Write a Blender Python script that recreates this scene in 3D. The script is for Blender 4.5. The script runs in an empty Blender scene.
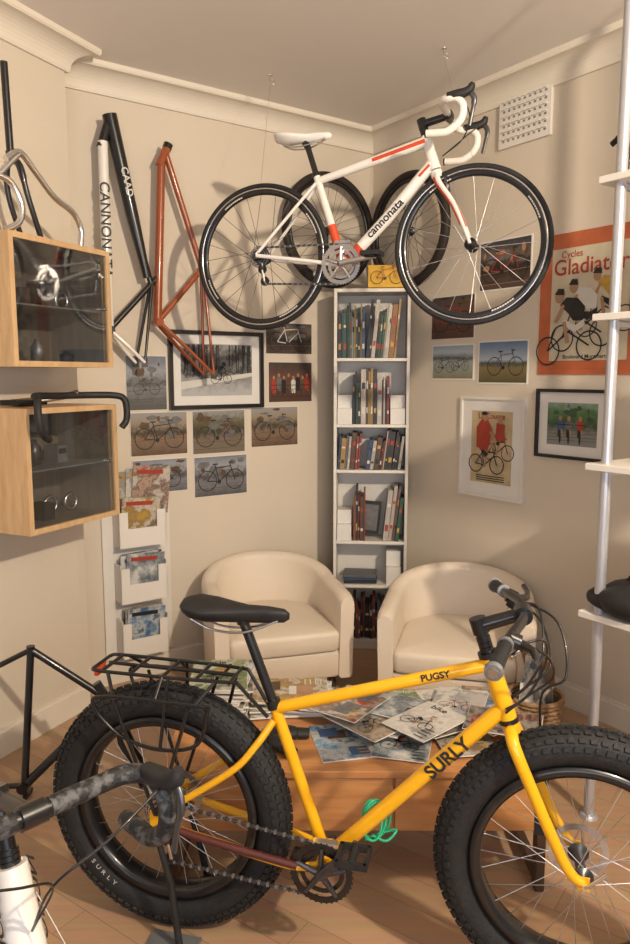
import bpy, math, random
from mathutils import Vector, Matrix
random.seed(7)
V=Vector
sc=bpy.context.scene
sc.view_settings.view_transform='Standard'
# ---------------------------------------------------------------- materials
def mat(name,col,rough=.5,metal=0.,noise=0.,nscale=8.,bump=0.,bscale=60.,coat=0.,col2=None,band=(.35,.65)):
    m=bpy.data.materials.new(name);m.use_nodes=True;nt=m.node_tree
    b=nt.nodes['Principled BSDF'];b.inputs['Roughness'].default_value=rough;b.inputs['Metallic'].default_value=metal
    b.inputs['Base Color'].default_value=(*col,1)
    if coat: b.inputs['Coat Weight'].default_value=coat;b.inputs['Coat Roughness'].default_value=.08
    tc=nt.nodes.new('ShaderNodeTexCoord')
    if noise or col2:
        n=nt.nodes.new('ShaderNodeTexNoise');n.inputs['Scale'].default_value=nscale;n.inputs['Detail'].default_value=6
        nt.links.new(tc.outputs['Object'],n.inputs['Vector'])
        r=nt.nodes.new('ShaderNodeValToRGB')
        c2=col2 if col2 else tuple(c*(1-noise) for c in col)
        r.color_ramp.elements[0].position=band[0];r.color_ramp.elements[1].position=band[1]
        r.color_ramp.elements[0].color=(*c2,1);r.color_ramp.elements[1].color=(*col,1)
        nt.links.new(n.outputs['Fac'],r.inputs['Fac']);nt.links.new(r.outputs['Color'],b.inputs['Base Color'])
    if bump:
        n=nt.nodes.new('ShaderNodeTexNoise');n.inputs['Scale'].default_value=bscale
        nt.links.new(tc.outputs['Object'],n.inputs['Vector'])
        bp=nt.nodes.new('ShaderNodeBump');bp.inputs['Strength'].default_value=bump;bp.inputs['Distance'].default_value=.01
        nt.links.new(n.outputs['Fac'],bp.inputs['Height']);nt.links.new(bp.outputs['Normal'],b.inputs['Normal'])
    return m
def rampmat(name,cols,scale,rough=.3):
    m=bpy.data.materials.new(name);m.use_nodes=True;nt=m.node_tree;b=nt.nodes['Principled BSDF'];b.inputs['Roughness'].default_value=rough
    tc=nt.nodes.new('ShaderNodeTexCoord');n=nt.nodes.new('ShaderNodeTexNoise');n.inputs['Scale'].default_value=scale;n.inputs['Detail'].default_value=5;n.inputs['Roughness'].default_value=.65
    r=nt.nodes.new('ShaderNodeValToRGB');e=r.color_ramp.elements;k=len(cols)
    e[0].position=.38;e[0].color=(*cols[0],1);e[1].position=.62;e[1].color=(*cols[-1],1)
    for i in range(1,k-1): x=e.new(.38+.24*i/(k-1));x.color=(*cols[i],1)
    nt.links.new(tc.outputs['Object'],n.inputs['Vector']);nt.links.new(n.outputs['Fac'],r.inputs['Fac']);nt.links.new(r.outputs['Color'],b.inputs['Base Color']);return m
def wood(name,c1,c2,rough=.4,scale=(1,12,12),ns=3):
    m=bpy.data.materials.new(name);m.use_nodes=True;nt=m.node_tree;b=nt.nodes['Principled BSDF'];b.inputs['Roughness'].default_value=rough
    tc=nt.nodes.new('ShaderNodeTexCoord');mp=nt.nodes.new('ShaderNodeMapping');mp.inputs['Scale'].default_value=scale
    n=nt.nodes.new('ShaderNodeTexNoise');n.inputs['Scale'].default_value=ns;n.inputs['Detail'].default_value=8;n.inputs['Distortion'].default_value=.6
    r=nt.nodes.new('ShaderNodeValToRGB');r.color_ramp.elements[0].position=.3;r.color_ramp.elements[1].position=.7
    r.color_ramp.elements[0].color=(*c1,1);r.color_ramp.elements[1].color=(*c2,1)
    nt.links.new(tc.outputs['Object'],mp.inputs['Vector']);nt.links.new(mp.outputs[0],n.inputs['Vector']);nt.links.new(n.outputs['Fac'],r.inputs['Fac']);nt.links.new(r.outputs['Color'],b.inputs['Base Color'])
    return m
def floormat():
    m=bpy.data.materials.new('laminate_floor');m.use_nodes=True;nt=m.node_tree;b=nt.nodes['Principled BSDF'];b.inputs['Roughness'].default_value=.32
    tc=nt.nodes.new('ShaderNodeTexCoord');mp=nt.nodes.new('ShaderNodeMapping');mp.inputs['Rotation'].default_value=(0,0,math.radians(35))
    br=nt.nodes.new('ShaderNodeTexBrick');br.inputs['Scale'].default_value=1;br.inputs['Brick Width'].default_value=1.2;br.inputs['Row Height'].default_value=.12;br.inputs['Mortar Size'].default_value=.0012
    br.inputs['Color1'].default_value=(.48,.30,.18,1);br.inputs['Color2'].default_value=(.56,.36,.22,1);br.inputs['Mortar'].default_value=(.26,.15,.08,1)
    mp2=nt.nodes.new('ShaderNodeMapping');mp2.inputs['Rotation'].default_value=(0,0,math.radians(35));mp2.inputs['Scale'].default_value=(1.5,25,1)
    n=nt.nodes.new('ShaderNodeTexNoise');n.inputs['Scale'].default_value=2;n.inputs['Detail'].default_value=8
    mx=nt.nodes.new('ShaderNodeMixRGB');mx.blend_type='MULTIPLY';mx.inputs[0].default_value=.4
    nt.links.new(tc.outputs['Object'],mp.inputs[0]);nt.links.new(mp.outputs[0],br.inputs['Vector']);nt.links.new(tc.outputs['Object'],mp2.inputs[0]);nt.links.new(mp2.outputs[0],n.inputs['Vector'])
    nt.links.new(br.outputs['Color'],mx.inputs[1]);nt.links.new(n.outputs['Color'],mx.inputs[2]);nt.links.new(mx.outputs[0],b.inputs['Base Color'])
    return m
def picmat(name,stops,nscale=18.,amt=.35,h=.2):
    m=bpy.data.materials.new(name);m.use_nodes=True;nt=m.node_tree;b=nt.nodes['Principled BSDF'];b.inputs['Roughness'].default_value=.35
    tc=nt.nodes.new('ShaderNodeTexCoord');sp=nt.nodes.new('ShaderNodeSeparateXYZ');n=nt.nodes.new('ShaderNodeTexNoise');n.inputs['Scale'].default_value=nscale;n.inputs['Detail'].default_value=10;n.inputs['Roughness'].default_value=.7
    a=nt.nodes.new('ShaderNodeMath');a.operation='MULTIPLY_ADD';a.inputs[1].default_value=1/h;a.inputs[2].default_value=.5-amt/2
    c=nt.nodes.new('ShaderNodeMath');c.operation='MULTIPLY_ADD';c.inputs[1].default_value=amt
    r=nt.nodes.new('ShaderNodeValToRGB');e=r.color_ramp.elements
    e[0].position=stops[0][0];e[0].color=(*stops[0][1],1);e[1].position=stops[-1][0];e[1].color=(*stops[-1][1],1)
    for s in stops[1:-1]:
        x=e.new(s[0]);x.color=(*s[1],1)
    nt.links.new(tc.outputs['Object'],sp.inputs[0]);nt.links.new(tc.outputs['Object'],n.inputs['Vector']);nt.links.new(sp.outputs['Z'],a.inputs[0])
    nt.links.new(n.outputs['Fac'],c.inputs[0]);nt.links.new(a.outputs[0],c.inputs[2]);nt.links.new(c.outputs[0],r.inputs['Fac']);nt.links.new(r.outputs['Color'],b.inputs['Base Color'])
    return m
def glassmat():
    m=bpy.data.materials.new('cabinet_glass');m.use_nodes=True;nt=m.node_tree;nt.nodes.clear()
    o=nt.nodes.new('ShaderNodeOutputMaterial');t=nt.nodes.new('ShaderNodeBsdfTransparent');g=nt.nodes.new('ShaderNodeBsdfGlossy');g.inputs['Roughness'].default_value=.04
    t.inputs[0].default_value=(.76,.79,.80,1);x=nt.nodes.new('ShaderNodeMixShader');lw=nt.nodes.new('ShaderNodeLayerWeight');lw.inputs[0].default_value=.3
    mm=nt.nodes.new('ShaderNodeMath');mm.operation='MULTIPLY_ADD';mm.inputs[1].default_value=.5;mm.inputs[2].default_value=.07
    nt.links.new(lw.outputs['Facing'],mm.inputs[0]);nt.links.new(mm.outputs[0],x.inputs[0]);nt.links.new(t.outputs[0],x.inputs[1]);nt.links.new(g.outputs[0],x.inputs[2]);nt.links.new(x.outputs[0],o.inputs[0]);return m

WALL=mat('wall_paint',(.65,.575,.47),.75,noise=.04,nscale=2,bump=.05,bscale=120)
CEIL=mat('ceiling_paint',(.82,.78,.73),.85,noise=.03,nscale=1.5)
TRIM=mat('cornice_paint',(.73,.67,.57),.6,noise=.03)
FLOOR=floormat()
BLK=mat('black_paint',(.008,.008,.009),.3,coat=.3)
BLKM=mat('black_matte',(.014,.014,.015),.6,noise=.3,nscale=30)
RUB=mat('tyre_rubber',(.014,.014,.015),.7,noise=.4,nscale=40,bump=.2,bscale=200)
RUB2=mat('tyre_rubber_brown',(.022,.015,.012),.7,noise=.3,nscale=40)
YEL=mat('yellow_frame_paint',(.88,.44,.006),.28,noise=.05,coat=.5)
WHT=mat('white_gloss',(.80,.77,.72),.25,noise=.03,coat=.5)
WHTM=mat('white_laminate',(.74,.70,.64),.45,noise=.03)
RED=mat('red_decal',(.62,.07,.02),.35,noise=.08)
ORG=mat('orange_frame_paint',(.33,.075,.022),.3,noise=.12,coat=.4)
SIL=mat('polished_alloy',(.75,.75,.76),.22,metal=1,noise=.06)
STL=mat('steel_spoke',(.62,.62,.63),.3,metal=1,noise=.05)
DST=mat('dark_steel',(.12,.12,.13),.35,metal=.8,noise=.2,nscale=40)
GRY=mat('grey_metal',(.28,.29,.30),.45,metal=.6,noise=.1)
POLE=mat('brushed_pole',(.55,.56,.60),.35,metal=.6,noise=.06)
MAR=mat('chainstay_guard',(.10,.02,.015),.5,noise=.2)
CREAM=mat('cream_leather',(.75,.655,.54),.45,noise=.05,nscale=4,bump=.12,bscale=180)
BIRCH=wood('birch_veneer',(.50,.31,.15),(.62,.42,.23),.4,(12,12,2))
BIRCH2=wood('birch_inner_shaded',(.15,.13,.11),(.22,.19,.16),.5,(12,12,2))  # darker copy of the birch: cabinet interior shade put into the colour
OAK=wood('table_veneer',(.42,.18,.06),(.56,.27,.10),.35,(1.5,14,14))
DWOOD=wood('dark_wood',(.05,.028,.018),(.09,.05,.03),.4,(8,8,2))
PAPER=mat('paper_white',(.74,.72,.68),.6,noise=.04)
GLASS=glassmat()
GREEN=mat('green_cable',(.02,.42,.20),.3,noise=.1)
BASK=mat('wicker',(.36,.22,.11),.7,noise=.4,nscale=60,bump=.5,bscale=90)
TAPE=mat('bar_tape_black',(.10,.10,.10),.6,col2=(.012,.012,.013),nscale=55,bump=.3,bscale=150,band=(.48,.62))
WTAPE=mat('bar_tape_white',(.80,.76,.70),.55,noise=.06)
TAG=mat('paper_tag',(.75,.55,.2),.6,noise=.1)
CARD=mat('cardboard_yellow',(.72,.42,.04),.6,noise=.15,nscale=25)
# ---------------------------------------------------------------- mesh builder
class MB:
    def __init__(s): s.v=[];s.f=[];s.mi=[];s.sm=[];s.mats=[];s.M=Matrix.Identity(4)
    def idx(s,m):
        if m not in s.mats: s.mats.append(m)
        return s.mats.index(m)
    def add(s,vs,fs,m,smooth=True):
        o=len(s.v);i=s.idx(m)
        s.v+= [tuple(s.M@V(p)) for p in vs]
        for f in fs: s.f.append(tuple(o+k for k in f));s.mi.append(i);s.sm.append(smooth)
    def tube(s,pts,r,m,n=10,closed=False,cap=True,fx=1,fy=1,N0=None):
        P=[V(p) for p in pts];k=len(P)
        R=r if isinstance(r,(list,tuple)) else [r]*k
        T=[]
        for i in range(k):
            a=P[(i-1)%k] if (closed or i>0) else P[i];b=P[(i+1)%k] if (closed or i<k-1) else P[i]
            T.append((b-a).normalized())
        N=V(N0) if N0 else (V((0,0,1)) if abs(T[0].z)<.9 else V((1,0,0)))
        vs=[];fs=[]
        for i in range(k):
            N=(N-T[i]*N.dot(T[i])).normalized();B=T[i].cross(N)
            for j in range(n):
                a=2*math.pi*j/n;vs.append(P[i]+N*(math.cos(a)*R[i]*fx)+B*(math.sin(a)*R[i]*fy))
        for i in range(k if closed else k-1):
            i2=(i+1)%k
            for j in range(n):
                j2=(j+1)%n;fs.append((i*n+j,i*n+j2,i2*n+j2,i2*n+j))
        s.add(vs,fs,m)
        if cap and not closed:
            s.add(vs[:n],[tuple(range(n))[::-1]],m,False);s.add(vs[-n:],[tuple(range(n))],m,False)
    def box(s,c,d,m,rot=None):
        c=V(c);x,y,z=[q/2 for q in d];vs=[V((a*x,b*y,e*z)) for a in(-1,1) for b in(-1,1) for e in(-1,1)]
        if rot: vs=[rot@q for q in vs]
        s.add([c+q for q in vs],[(0,1,3,2),(4,6,7,5),(0,4,5,1),(2,3,7,6),(0,2,6,4),(1,5,7,3)],m,False)
    def bb(s,a,b,m): s.box([(a[i]+b[i])/2 for i in range(3)],[abs(b[i]-a[i]) for i in range(3)],m)
    def lathe(s,c,prof,m,n=48,axis='y',closed=False,smooth=True):
        c=V(c);vs=[];k=len(prof)
        for i in range(n):
            a=2*math.pi*i/n
            for (r,h) in prof:
                if axis=='y': vs.append(c+V((r*math.cos(a),h,r*math.sin(a))))
                elif axis=='z': vs.append(c+V((r*math.cos(a),r*math.sin(a),h)))
                else: vs.append(c+V((h,r*math.cos(a),r*math.sin(a))))
        fs=[]
        for i in range(n):
            i2=(i+1)%n
            for j in range(k if closed else k-1):
                j2=(j+1)%k;fs.append((i*k+j,i2*k+j,i2*k+j2,i*k+j2))
        s.add(vs,fs,m,smooth)
    def torus(s,c,R,r,m,n=64,k=12,axis='y',ry=None):
        ry=ry or r
        s.lathe(c,[(R+r*math.cos(2*math.pi*j/k),ry*math.sin(2*math.pi*j/k)) for j in range(k)],m,n,axis,True)
    def cyl(s,a,b,r,m,n=16): s.tube([a,b],r,m,n)
    def ell(s,c,rx,ry,rz,m,n=16,k=10):
        vs=[];fs=[]
        for i in range(k+1):
            t=math.pi*i/k
            for j in range(n):
                a=2*math.pi*j/n;vs.append(V(c)+V((rx*math.sin(t)*math.cos(a),ry*math.sin(t)*math.sin(a),rz*math.cos(t))))
        for i in range(k):
            for j in range(n):
                j2=(j+1)%n;fs.append((i*n+j,(i+1)*n+j,(i+1)*n+j2,i*n+j2))
        s.add(vs,fs,m)
    def text(s,body,size,m,T,bold=.012):
        cu=bpy.data.curves.new('tmp','FONT');cu.body=body;cu.size=size;cu.align_x='CENTER';cu.align_y='CENTER';cu.offset=size*bold
        ob=bpy.data.objects.new('tmp',cu);sc.collection.objects.link(ob)
        dg=bpy.context.evaluated_depsgraph_get();me=ob.evaluated_get(dg).to_mesh()
        vs=[T@v.co for v in me.vertices];fs=[tuple(p.vertices) for p in me.polygons]
        ob.evaluated_get(dg).to_mesh_clear();bpy.data.objects.remove(ob);bpy.data.curves.remove(cu)
        s.add(vs,fs,m,False)
    def fpoly(s,pts,y,m): s.add([(p[0],y,p[1]) for p in pts],[tuple(range(len(pts)))],m,False)
    def fdisc(s,cx,cz,rx,rz,y,m,n=20): s.fpoly([(cx+rx*math.cos(2*math.pi*i/n),cz+rz*math.sin(2*math.pi*i/n)) for i in range(n)],y,m)
    def fring(s,cx,cz,r,w,y,m,n=28):
        vs=[];
        for i in range(n):
            a=2*math.pi*i/n
            for q in (r,r-w): vs.append((cx+q*math.cos(a),y,cz+q*math.sin(a)))
        s.add(vs,[(2*i,2*((i+1)%n),2*((i+1)%n)+1,2*i+1) for i in range(n)],m,False)
    def fline(s,p,q,w,y,m):
        d=V((q[0]-p[0],q[1]-p[1]));l=d.length or 1;nx,nz=-d.y/l*w/2,d.x/l*w/2
        s.fpoly([(p[0]+nx,p[1]+nz),(q[0]+nx,q[1]+nz),(q[0]-nx,q[1]-nz),(p[0]-nx,p[1]-nz)],y,m)
    def fbike(s,cx,cz,L,y,m,m2=None,fl=1,wd=.03):
        m2=m2 or m;r=.34*L;w=wd*L
        X=lambda a,b:(cx+fl*(a-.5)*L,cz+b*L)
        for a in (0,1): s.fring(*X(a,0),r,w,y,m)
        for a in (0,1):
            for k in range(6):
                t=k*math.pi/6;c=X(a,0);s.fline((c[0]-r*math.cos(t),c[1]-r*math.sin(t)),(c[0]+r*math.cos(t),c[1]+r*math.sin(t)),w*.12,y+.00005,m)
        bb=X(.42,-.05);st=X(.3,.4);h1=X(.84,.45);h2=X(.87,.32)
        for p,q in ((bb,st),(st,h1),(bb,h2),(X(0,0),bb),(X(0,0),st),(h1,X(1,0)),(st,X(.27,.52))): s.fline(p,q,w,y-.0004,m2)
        s.fline(X(.18,.53),X(.38,.53),w*1.4,y-.0005,m);s.fline(h1,X(.8,.58),w,y-.0005,m);s.fline(X(.78,.58),X(.95,.56),w*1.2,y-.0006,m);s.fdisc(*bb,.07*L,.07*L,y-.0006,m)
    def frider(s,cx,cz,L,y,m,jer,skin,fl=1):
        s.fbike(cx,cz,L,y,m,fl=fl,wd=.04);X=lambda a,b:(cx+fl*(a-.5)*L,cz+b*L)
        s.fpoly([X(.22,.52),X(.36,.45),X(.72,.82),X(.6,.98),X(.4,.85)],y-.001,jer)
        s.fline(X(.66,.85),X(.9,.55),.09*L,y-.0014,skin);s.fline(X(.3,.52),X(.55,.3),.15*L,y-.0015,m);s.fline(X(.55,.3),X(.42,-.1),.08*L,y-.0016,skin)
        s.fdisc(*X(.74,1.02),.12*L,.13*L,y-.0018,skin);s.fdisc(*X(.71,1.1),.13*L,.08*L,y-.002,jer)
    def build(s,name,M=None,parent=None,mods=None):
        me=bpy.data.meshes.new(name);me.from_pydata(s.v,[],s.f)
        for m in s.mats: me.materials.append(m)
        me.polygons.foreach_set('material_index',s.mi);me.polygons.foreach_set('use_smooth',s.sm);me.update()
        ob=bpy.data.objects.new(name,me);sc.collection.objects.link(ob)
        if M is not None: ob.matrix_world=M
        if parent: ob.parent=parent
        if mods: mods(ob)
        return ob
def bev(w=.004,seg=2):
    def f(ob):
        b=ob.modifiers.new('bevel','BEVEL');b.width=w;b.segments=seg;b.limit_method='ANGLE';b.angle_limit=math.radians(40)
    return f
def cat(P,n=6):
    P=[V(p) for p in P];Q=[P[0]*2-P[1]]+P+[P[-1]*2-P[-2]];o=[]
    for i in range(1,len(Q)-2):
        a,b,c,d=Q[i-1:i+3]
        for k in range(n):
            t=k/n;o.append(.5*((2*b)+(c-a)*t+(2*a-5*b+4*c-d)*t*t+(3*b-a-3*c+d)*t**3))
    o.append(P[-1]);return o
def place(x,y,z=0,deg=0): return Matrix.Translation((x,y,z))@Matrix.Rotation(math.radians(deg),4,'Z')
# ---------------------------------------------------------------- room
CH=3.14
C=V((.368,4.85,0));W=V((-1.137,3.568,0));J=V((-1.332,3.659,0))
eR=V((.574,-.819,0));R2=C+eR*7;L2=W-V((.423,.906,0))*5.2
def frame(O,X):
    X=X.normalized();Y=V((0,0,1)).cross(X);return Matrix(((X.x,Y.x,0,O.x),(X.y,Y.y,0,O.y),(0,0,1,0),(0,0,0,1)))
MBK=frame(C,V((.819,.574,0)));MR=frame(C,eR);ML=frame(W,V((.423,.906,0)))
def wallseg(name,a,b,ext0=0,ext1=0):
    d=(b-a);L=d.length;mb=MB();mb.bb((-ext0,0,0),(L+ext1,.12,CH),WALL);return mb.build(name,frame(a,d))
wallseg('wall_back',J,C,.0,.12);wallseg('wall_right',C,R2);wallseg('wall_left',L2,W,0,0)
mb=MB();mb.bb((0,0,0),((J-W).length,.05,CH),WALL);mb.build('wall_return',frame(W,J-W))
poly=[L2,W,J,C,R2]
mb=MB();mb.add([(p.x,p.y,0) for p in poly]+[(p.x,p.y,-.05) for p in poly],[(4,3,2,1,0),(5,6,7,8,9)],FLOOR,False);mb.build('floor')
mb=MB();mb.add([(p.x,p.y,CH) for p in poly]+[(p.x,p.y,CH+.05) for p in poly],[(0,1,2,3,4),(9,8,7,6,5)],CEIL,False);mb.build('ceiling')
prof=[(0,.118),(.014,.118),(.018,.106)]+[(.018+.088*(1-math.cos(t)),.106-.078*math.sin(t)) for t in [i*math.pi/2/8 for i in range(1,9)]]+[(.112,.028),(.118,.02),(.118,0)]
path=[L2,W,J,C,R2];vs=[];nP=len(prof)
for i,p in enumerate(path):
    def nrm(a,b): d=(b-a).normalized();return V((d.y,-d.x,0))
    if i==0: m=nrm(path[0],path[1])
    elif i==len(path)-1: m=nrm(path[-2],path[-1])
    else:
        a=nrm(path[i-1],p);b=nrm(p,path[i+1]);m=(a+b)/(1+a.dot(b))
    for (o,dz) in prof: vs.append((p.x+m.x*o,p.y+m.y*o,CH-dz))
mb=MB();mb.add(vs,[(i*nP+j,(i+1)*nP+j,(i+1)*nP+j+1,i*nP+j+1) for i in range(len(path)-1) for j in range(nP-1)],TRIM,False);mb.build('trim_1')
for k,(a,b,nm) in enumerate(((J,C,'back'),(C,R2,'right'),(L2,W,'left'))):
    mb=MB();L=(b-a).length;mb.bb((0.02,-.015,0),(L-.02,0,.11),TRIM);mb.bb((0.02,-.009,.11),(L-.02,0,.125),TRIM);mb.build('baseboard_'+nm,frame(a,b-a))
mb=MB();mb.bb((-.16,-.018,-.125),(.16,0,.125),WHTM)
for i in range(9):
    for j in range(6):
        x=-.128+i*.032;z=-.09+j*.036
        mb.fpoly([(x-.007,z-.008),(x+.007,z-.008),(x+.007,z+.002),(x-.007,z+.002)],-.0185,GRY);mb.box((x,-.024,z+.007),(.022,.014,.004),WHTM)
mb.build('air_vent',MR@Matrix.Translation((1.19,0,2.93)))
# ---------------------------------------------------------------- pictures
G=lambda v:(v,v,v)
P_bw=picmat('print_bw_forest',[(.1,G(.42)),(.35,G(.25)),(.45,G(.03)),(.6,G(.20)),(.75,G(.05)),(.95,G(.30))],30,.8,.3)
P_grey=picmat('print_grey_road',[(.1,G(.09)),(.4,(.20,.20,.22)),(.5,(.06,.06,.06)),(.7,(.30,.31,.34)),(.95,(.16,.18,.22))],24,.5,.28)
P_brn=picmat('print_brown_road',[(.05,(.12,.07,.04)),(.4,(.25,.16,.10)),(.52,(.05,.04,.025)),(.7,(.28,.22,.16)),(.95,(.30,.29,.28))],26,.45,.25)
P_brn2=picmat('print_autumn_track',[(.05,(.16,.13,.09)),(.35,(.19,.14,.10)),(.5,(.04,.04,.02)),(.75,(.13,.11,.06)),(.95,(.28,.28,.28))],30,.6,.25)
P_dark=picmat('print_dark',[(.1,(.08,.05,.04)),(.45,(.015,.012,.012)),(.7,(.13,.10,.08)),(.95,(.04,.04,.05))],30,.8,.25)
P_sky=picmat('print_field_sky',[(.05,(.09,.08,.03)),(.38,(.20,.15,.07)),(.48,(.05,.07,.05)),(.55,(.36,.42,.48)),(.95,(.10,.18,.32))],14,.2,.24)
P_sky2=picmat('print_water',[(.05,(.20,.17,.09)),(.3,(.26,.29,.23)),(.5,(.36,.36,.36)),(.6,(.07,.10,.09)),(.75,(.40,.46,.52)),(.95,(.26,.35,.44))],14,.22,.22)
P_redb=picmat('print_brick_red',[(.1,(.08,.04,.03)),(.5,(.16,.06,.04)),(.9,(.06,.045,.04))],34,.8,.25)
P_str=picmat('print_street',[(.05,G(.25)),(.35,(.22,.22,.21)),(.5,(.035,.08,.035)),(.7,(.09,.19,.07)),(.95,(.35,.44,.44))],22,.5,.3)
P_cream=mat('poster_cream',(.55,.43,.26),.5,noise=.25,nscale=14)
P_crm2=mat('poster_pale',(.60,.53,.39),.5,noise=.2,nscale=9)
P_org=mat('poster_orange',(.50,.13,.05),.5,noise=.2,nscale=10)
A_blk=mat('ink_black',(.015,.015,.018),.5,noise=.1);A_red=mat('ink_red',(.38,.045,.025),.5,noise=.2,nscale=30);A_skin=mat('ink_skin',(.42,.24,.14),.5,noise=.2)
A_wht=mat('ink_white',(.62,.60,.55),.5,noise=.05);A_yel=mat('ink_yellow',(.55,.33,.05),.5,noise=.2,nscale=30);A_grn=mat('ink_green',(.05,.11,.05),.5,noise=.4,nscale=40);A_blu=mat('ink_blue',(.05,.11,.24),.5,noise=.2)
A_gry=mat('ink_grey',(.16,.16,.16),.5,noise=.3,nscale=40);A_brn=mat('ink_brown',(.12,.07,.04),.5,noise=.4,nscale=40)
def print_(name,M,x0,x1,z0,z1,pm,art=None,frame_=None,matw=0,fw=.018,fd=.022,bd=.003):
    w=x1-x0;h=z1-z0;mb=MB()
    if frame_:
        for a,b in (((-w/2,-fd,-h/2),(w/2,0,-h/2+fw)),((-w/2,-fd,h/2-fw),(w/2,0,h/2)),((-w/2,-fd,-h/2+fw),(-w/2+fw,0,h/2-fw)),((w/2-fw,-fd,-h/2+fw),(w/2,0,h/2-fw))): mb.bb(a,b,frame_)
        mb.bb((-w/2+fw,-.008,-h/2+fw),(w/2-fw,-.001,h/2-fw),PAPER if matw else pm)
        w2=w/2-fw-matw;h2=h/2-fw-matw;y=-.0085
        if matw: mb.fpoly([(-w2,-h2),(w2,-h2),(w2,h2),(-w2,h2)],y,pm)
    else:
        mb.bb((-w/2,-.004,-h/2),(w/2,-.0005,h/2),PAPER);w2=w/2-bd;h2=h/2-bd;y=-.0045
        mb.fpoly([(-w2,-h2),(w2,-h2),(w2,h2),(-w2,h2)],y,pm)
    if art: art(mb,w2,h2,y-.0014)
    return mb.build(name,M@Matrix.Translation(((x0+x1)/2,0,(z0+z1)/2)))
rbg=random.Random(21)
def scenery(mb,w,h,y,cols,n=12):
    for i in range(n):
        rx=rbg.uniform(.06,.3)*w;rz=rbg.uniform(.05,.25)*h;cx=rbg.uniform(-w+rx,w-rx);cz=rbg.uniform(-.1*h,h-rz*1.02);cz=max(-h+rz,cz)
        k=9;pts=[(cx+rx*math.cos(2*math.pi*j/k)*rbg.uniform(.6,1),cz+rz*math.sin(2*math.pi*j/k)*rbg.uniform(.6,1)) for j in range(k)]
        mb.fpoly(pts,y+.001-i*.00003,rbg.choice(cols))
    for i in range(4):
        z=-h*(.3+.15*i)-rbg.uniform(0,.05)*h;mb.fline((-w*.99,max(-h*.97,z)),(w*.99,max(-h*.97,z+rbg.uniform(0,.1)*h)),h*.02,y+.0005-i*.00003,rbg.choice(cols))
def bk(c1=A_blk,c2=None,fl=1,k=1.05,cols=(A_gry,A_brn)):
    def f(mb,w,h,y):
        scenery(mb,w,h,y,cols);mb.fbike(0,-h*.22,w*k,y-.0005,c1,c2,fl)
    return f
def trees(mb,w,h,y):
    r=random.Random(4)
    for i in range(40):
        x=r.uniform(-w*.95,w*.95);b=r.uniform(-.3,.3)*h;mb.fline((x,b),(x+r.uniform(-.01,.01),h*.97),r.uniform(.002,.009),y-i*.00001,A_blk)
        for k in range(3):
            zz=b+(h-b)*r.uniform(.3,.9);X2=max(-w,min(w,x+r.uniform(-.04,.04)));mb.fline((x,zz),(X2,min(h*.97,zz+.03)),.0015,y-i*.00001,A_blk)
    mb.fpoly([(-w,-h*.75),(w,-h*.25),(w,-h*.1),(-w,-h*.45)],y-.0006,A_wht);mb.frider(w*.1,-h*.35,.08,y-.001,A_blk,A_blk,A_blk)
def group(mb,w,h,y):
    for i,x in enumerate((-.78,-.55,-.32,-.1,.12,.34,.56,.76)):
        c=(A_red,A_gry,A_blk,A_brn,A_wht,A_blk,A_brn,A_red)[i];X=w*x;zz=h*(.06 if i%2 else -.06);mb.fpoly([(X-.014,-h*.5+zz),(X+.014,-h*.5+zz),(X+.016,h*.1+zz),(X+.008,h*.2+zz),(X-.008,h*.2+zz),(X-.016,h*.1+zz)],y,c);mb.fdisc(X,h*.29+zz,.008,.011,y-.0004,A_skin);mb.fring(X+.01,-h*.55,.026,.003,y-.0006-i*.00004,A_blk);mb.fline((X-.02,-h*.15),(X+.02,-h*.15),.004,y-.0007-i*.00005,A_blk)
def street(mb,w,h,y):
    scenery(mb,w,h,y+.0003,(A_grn,A_gry,A_grn),14)
    for i,x in enumerate((-.45,-.1,.35)):
        c=(A_blu,A_gry,A_red)[i];X=w*x;mb.fpoly([(X-.018,-h*.25),(X+.018,-h*.25),(X+.02,h*.1),(X+.008,h*.18),(X-.008,h*.18),(X-.02,h*.1)],y-.0002,c);mb.fdisc(X,h*.27,.010,.013,y-.0004,A_skin);mb.fline((X-.008,-h*.25),(X-.01,-h*.6),.009,y-.0001,A_blk);mb.fline((X+.008,-h*.25),(X+.012,-h*.6),.009,y-.0003,A_skin);mb.fdisc(X,-h*.6,.006,.035,y-.0006,A_blk);mb.fline((X-.03,-h*.02),(X+.03,-h*.02),.004,y-.0007,A_blk)
def postA(mb,w,h,y):
    mb.fpoly([(-w*.72,-h*.78),(w*.72,-h*.78),(w*.72,h*.80),(-w*.72,h*.80)],y+.0004,P_cream)
    y-=.0005
    T=Matrix.Translation((0,y-.001,h*.69))@Matrix.Rotation(math.pi/2,4,'X')
    mb.text('La Course',.045,A_red,T)
    mb.frider(.05,-.02,.13,y+.0004,A_blk,A_red,A_skin);mb.frider(-.03,-.09,.15,y-.002,A_blk,A_red,A_skin)
    y-=.002
    mb.fpoly([(-.10,.0),(-.02,-.02),(.01,.10),(-.02,.15),(-.06,.16),(-.1,.11)],y-.003,A_red);mb.fdisc(-.04,.168,.02,.024,y-.0034,A_skin);mb.fdisc(-.045,.186,.022,.010,y-.0036,A_blk);mb.fline((.0,.09),(.04,.03),.02,y-.0036,A_skin)
    mb.fpoly([(.03,.04),(.1,.04),(.09,.13),(.04,.14)],y-.0028,A_red);mb.fdisc(.065,.155,.018,.022,y-.0034,A_skin)
    for i in range(3): mb.fline((-w*.5,-h*.62-i*.012),(w*.5,-h*.62-i*.012),.005,y,A_blk)
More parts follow.
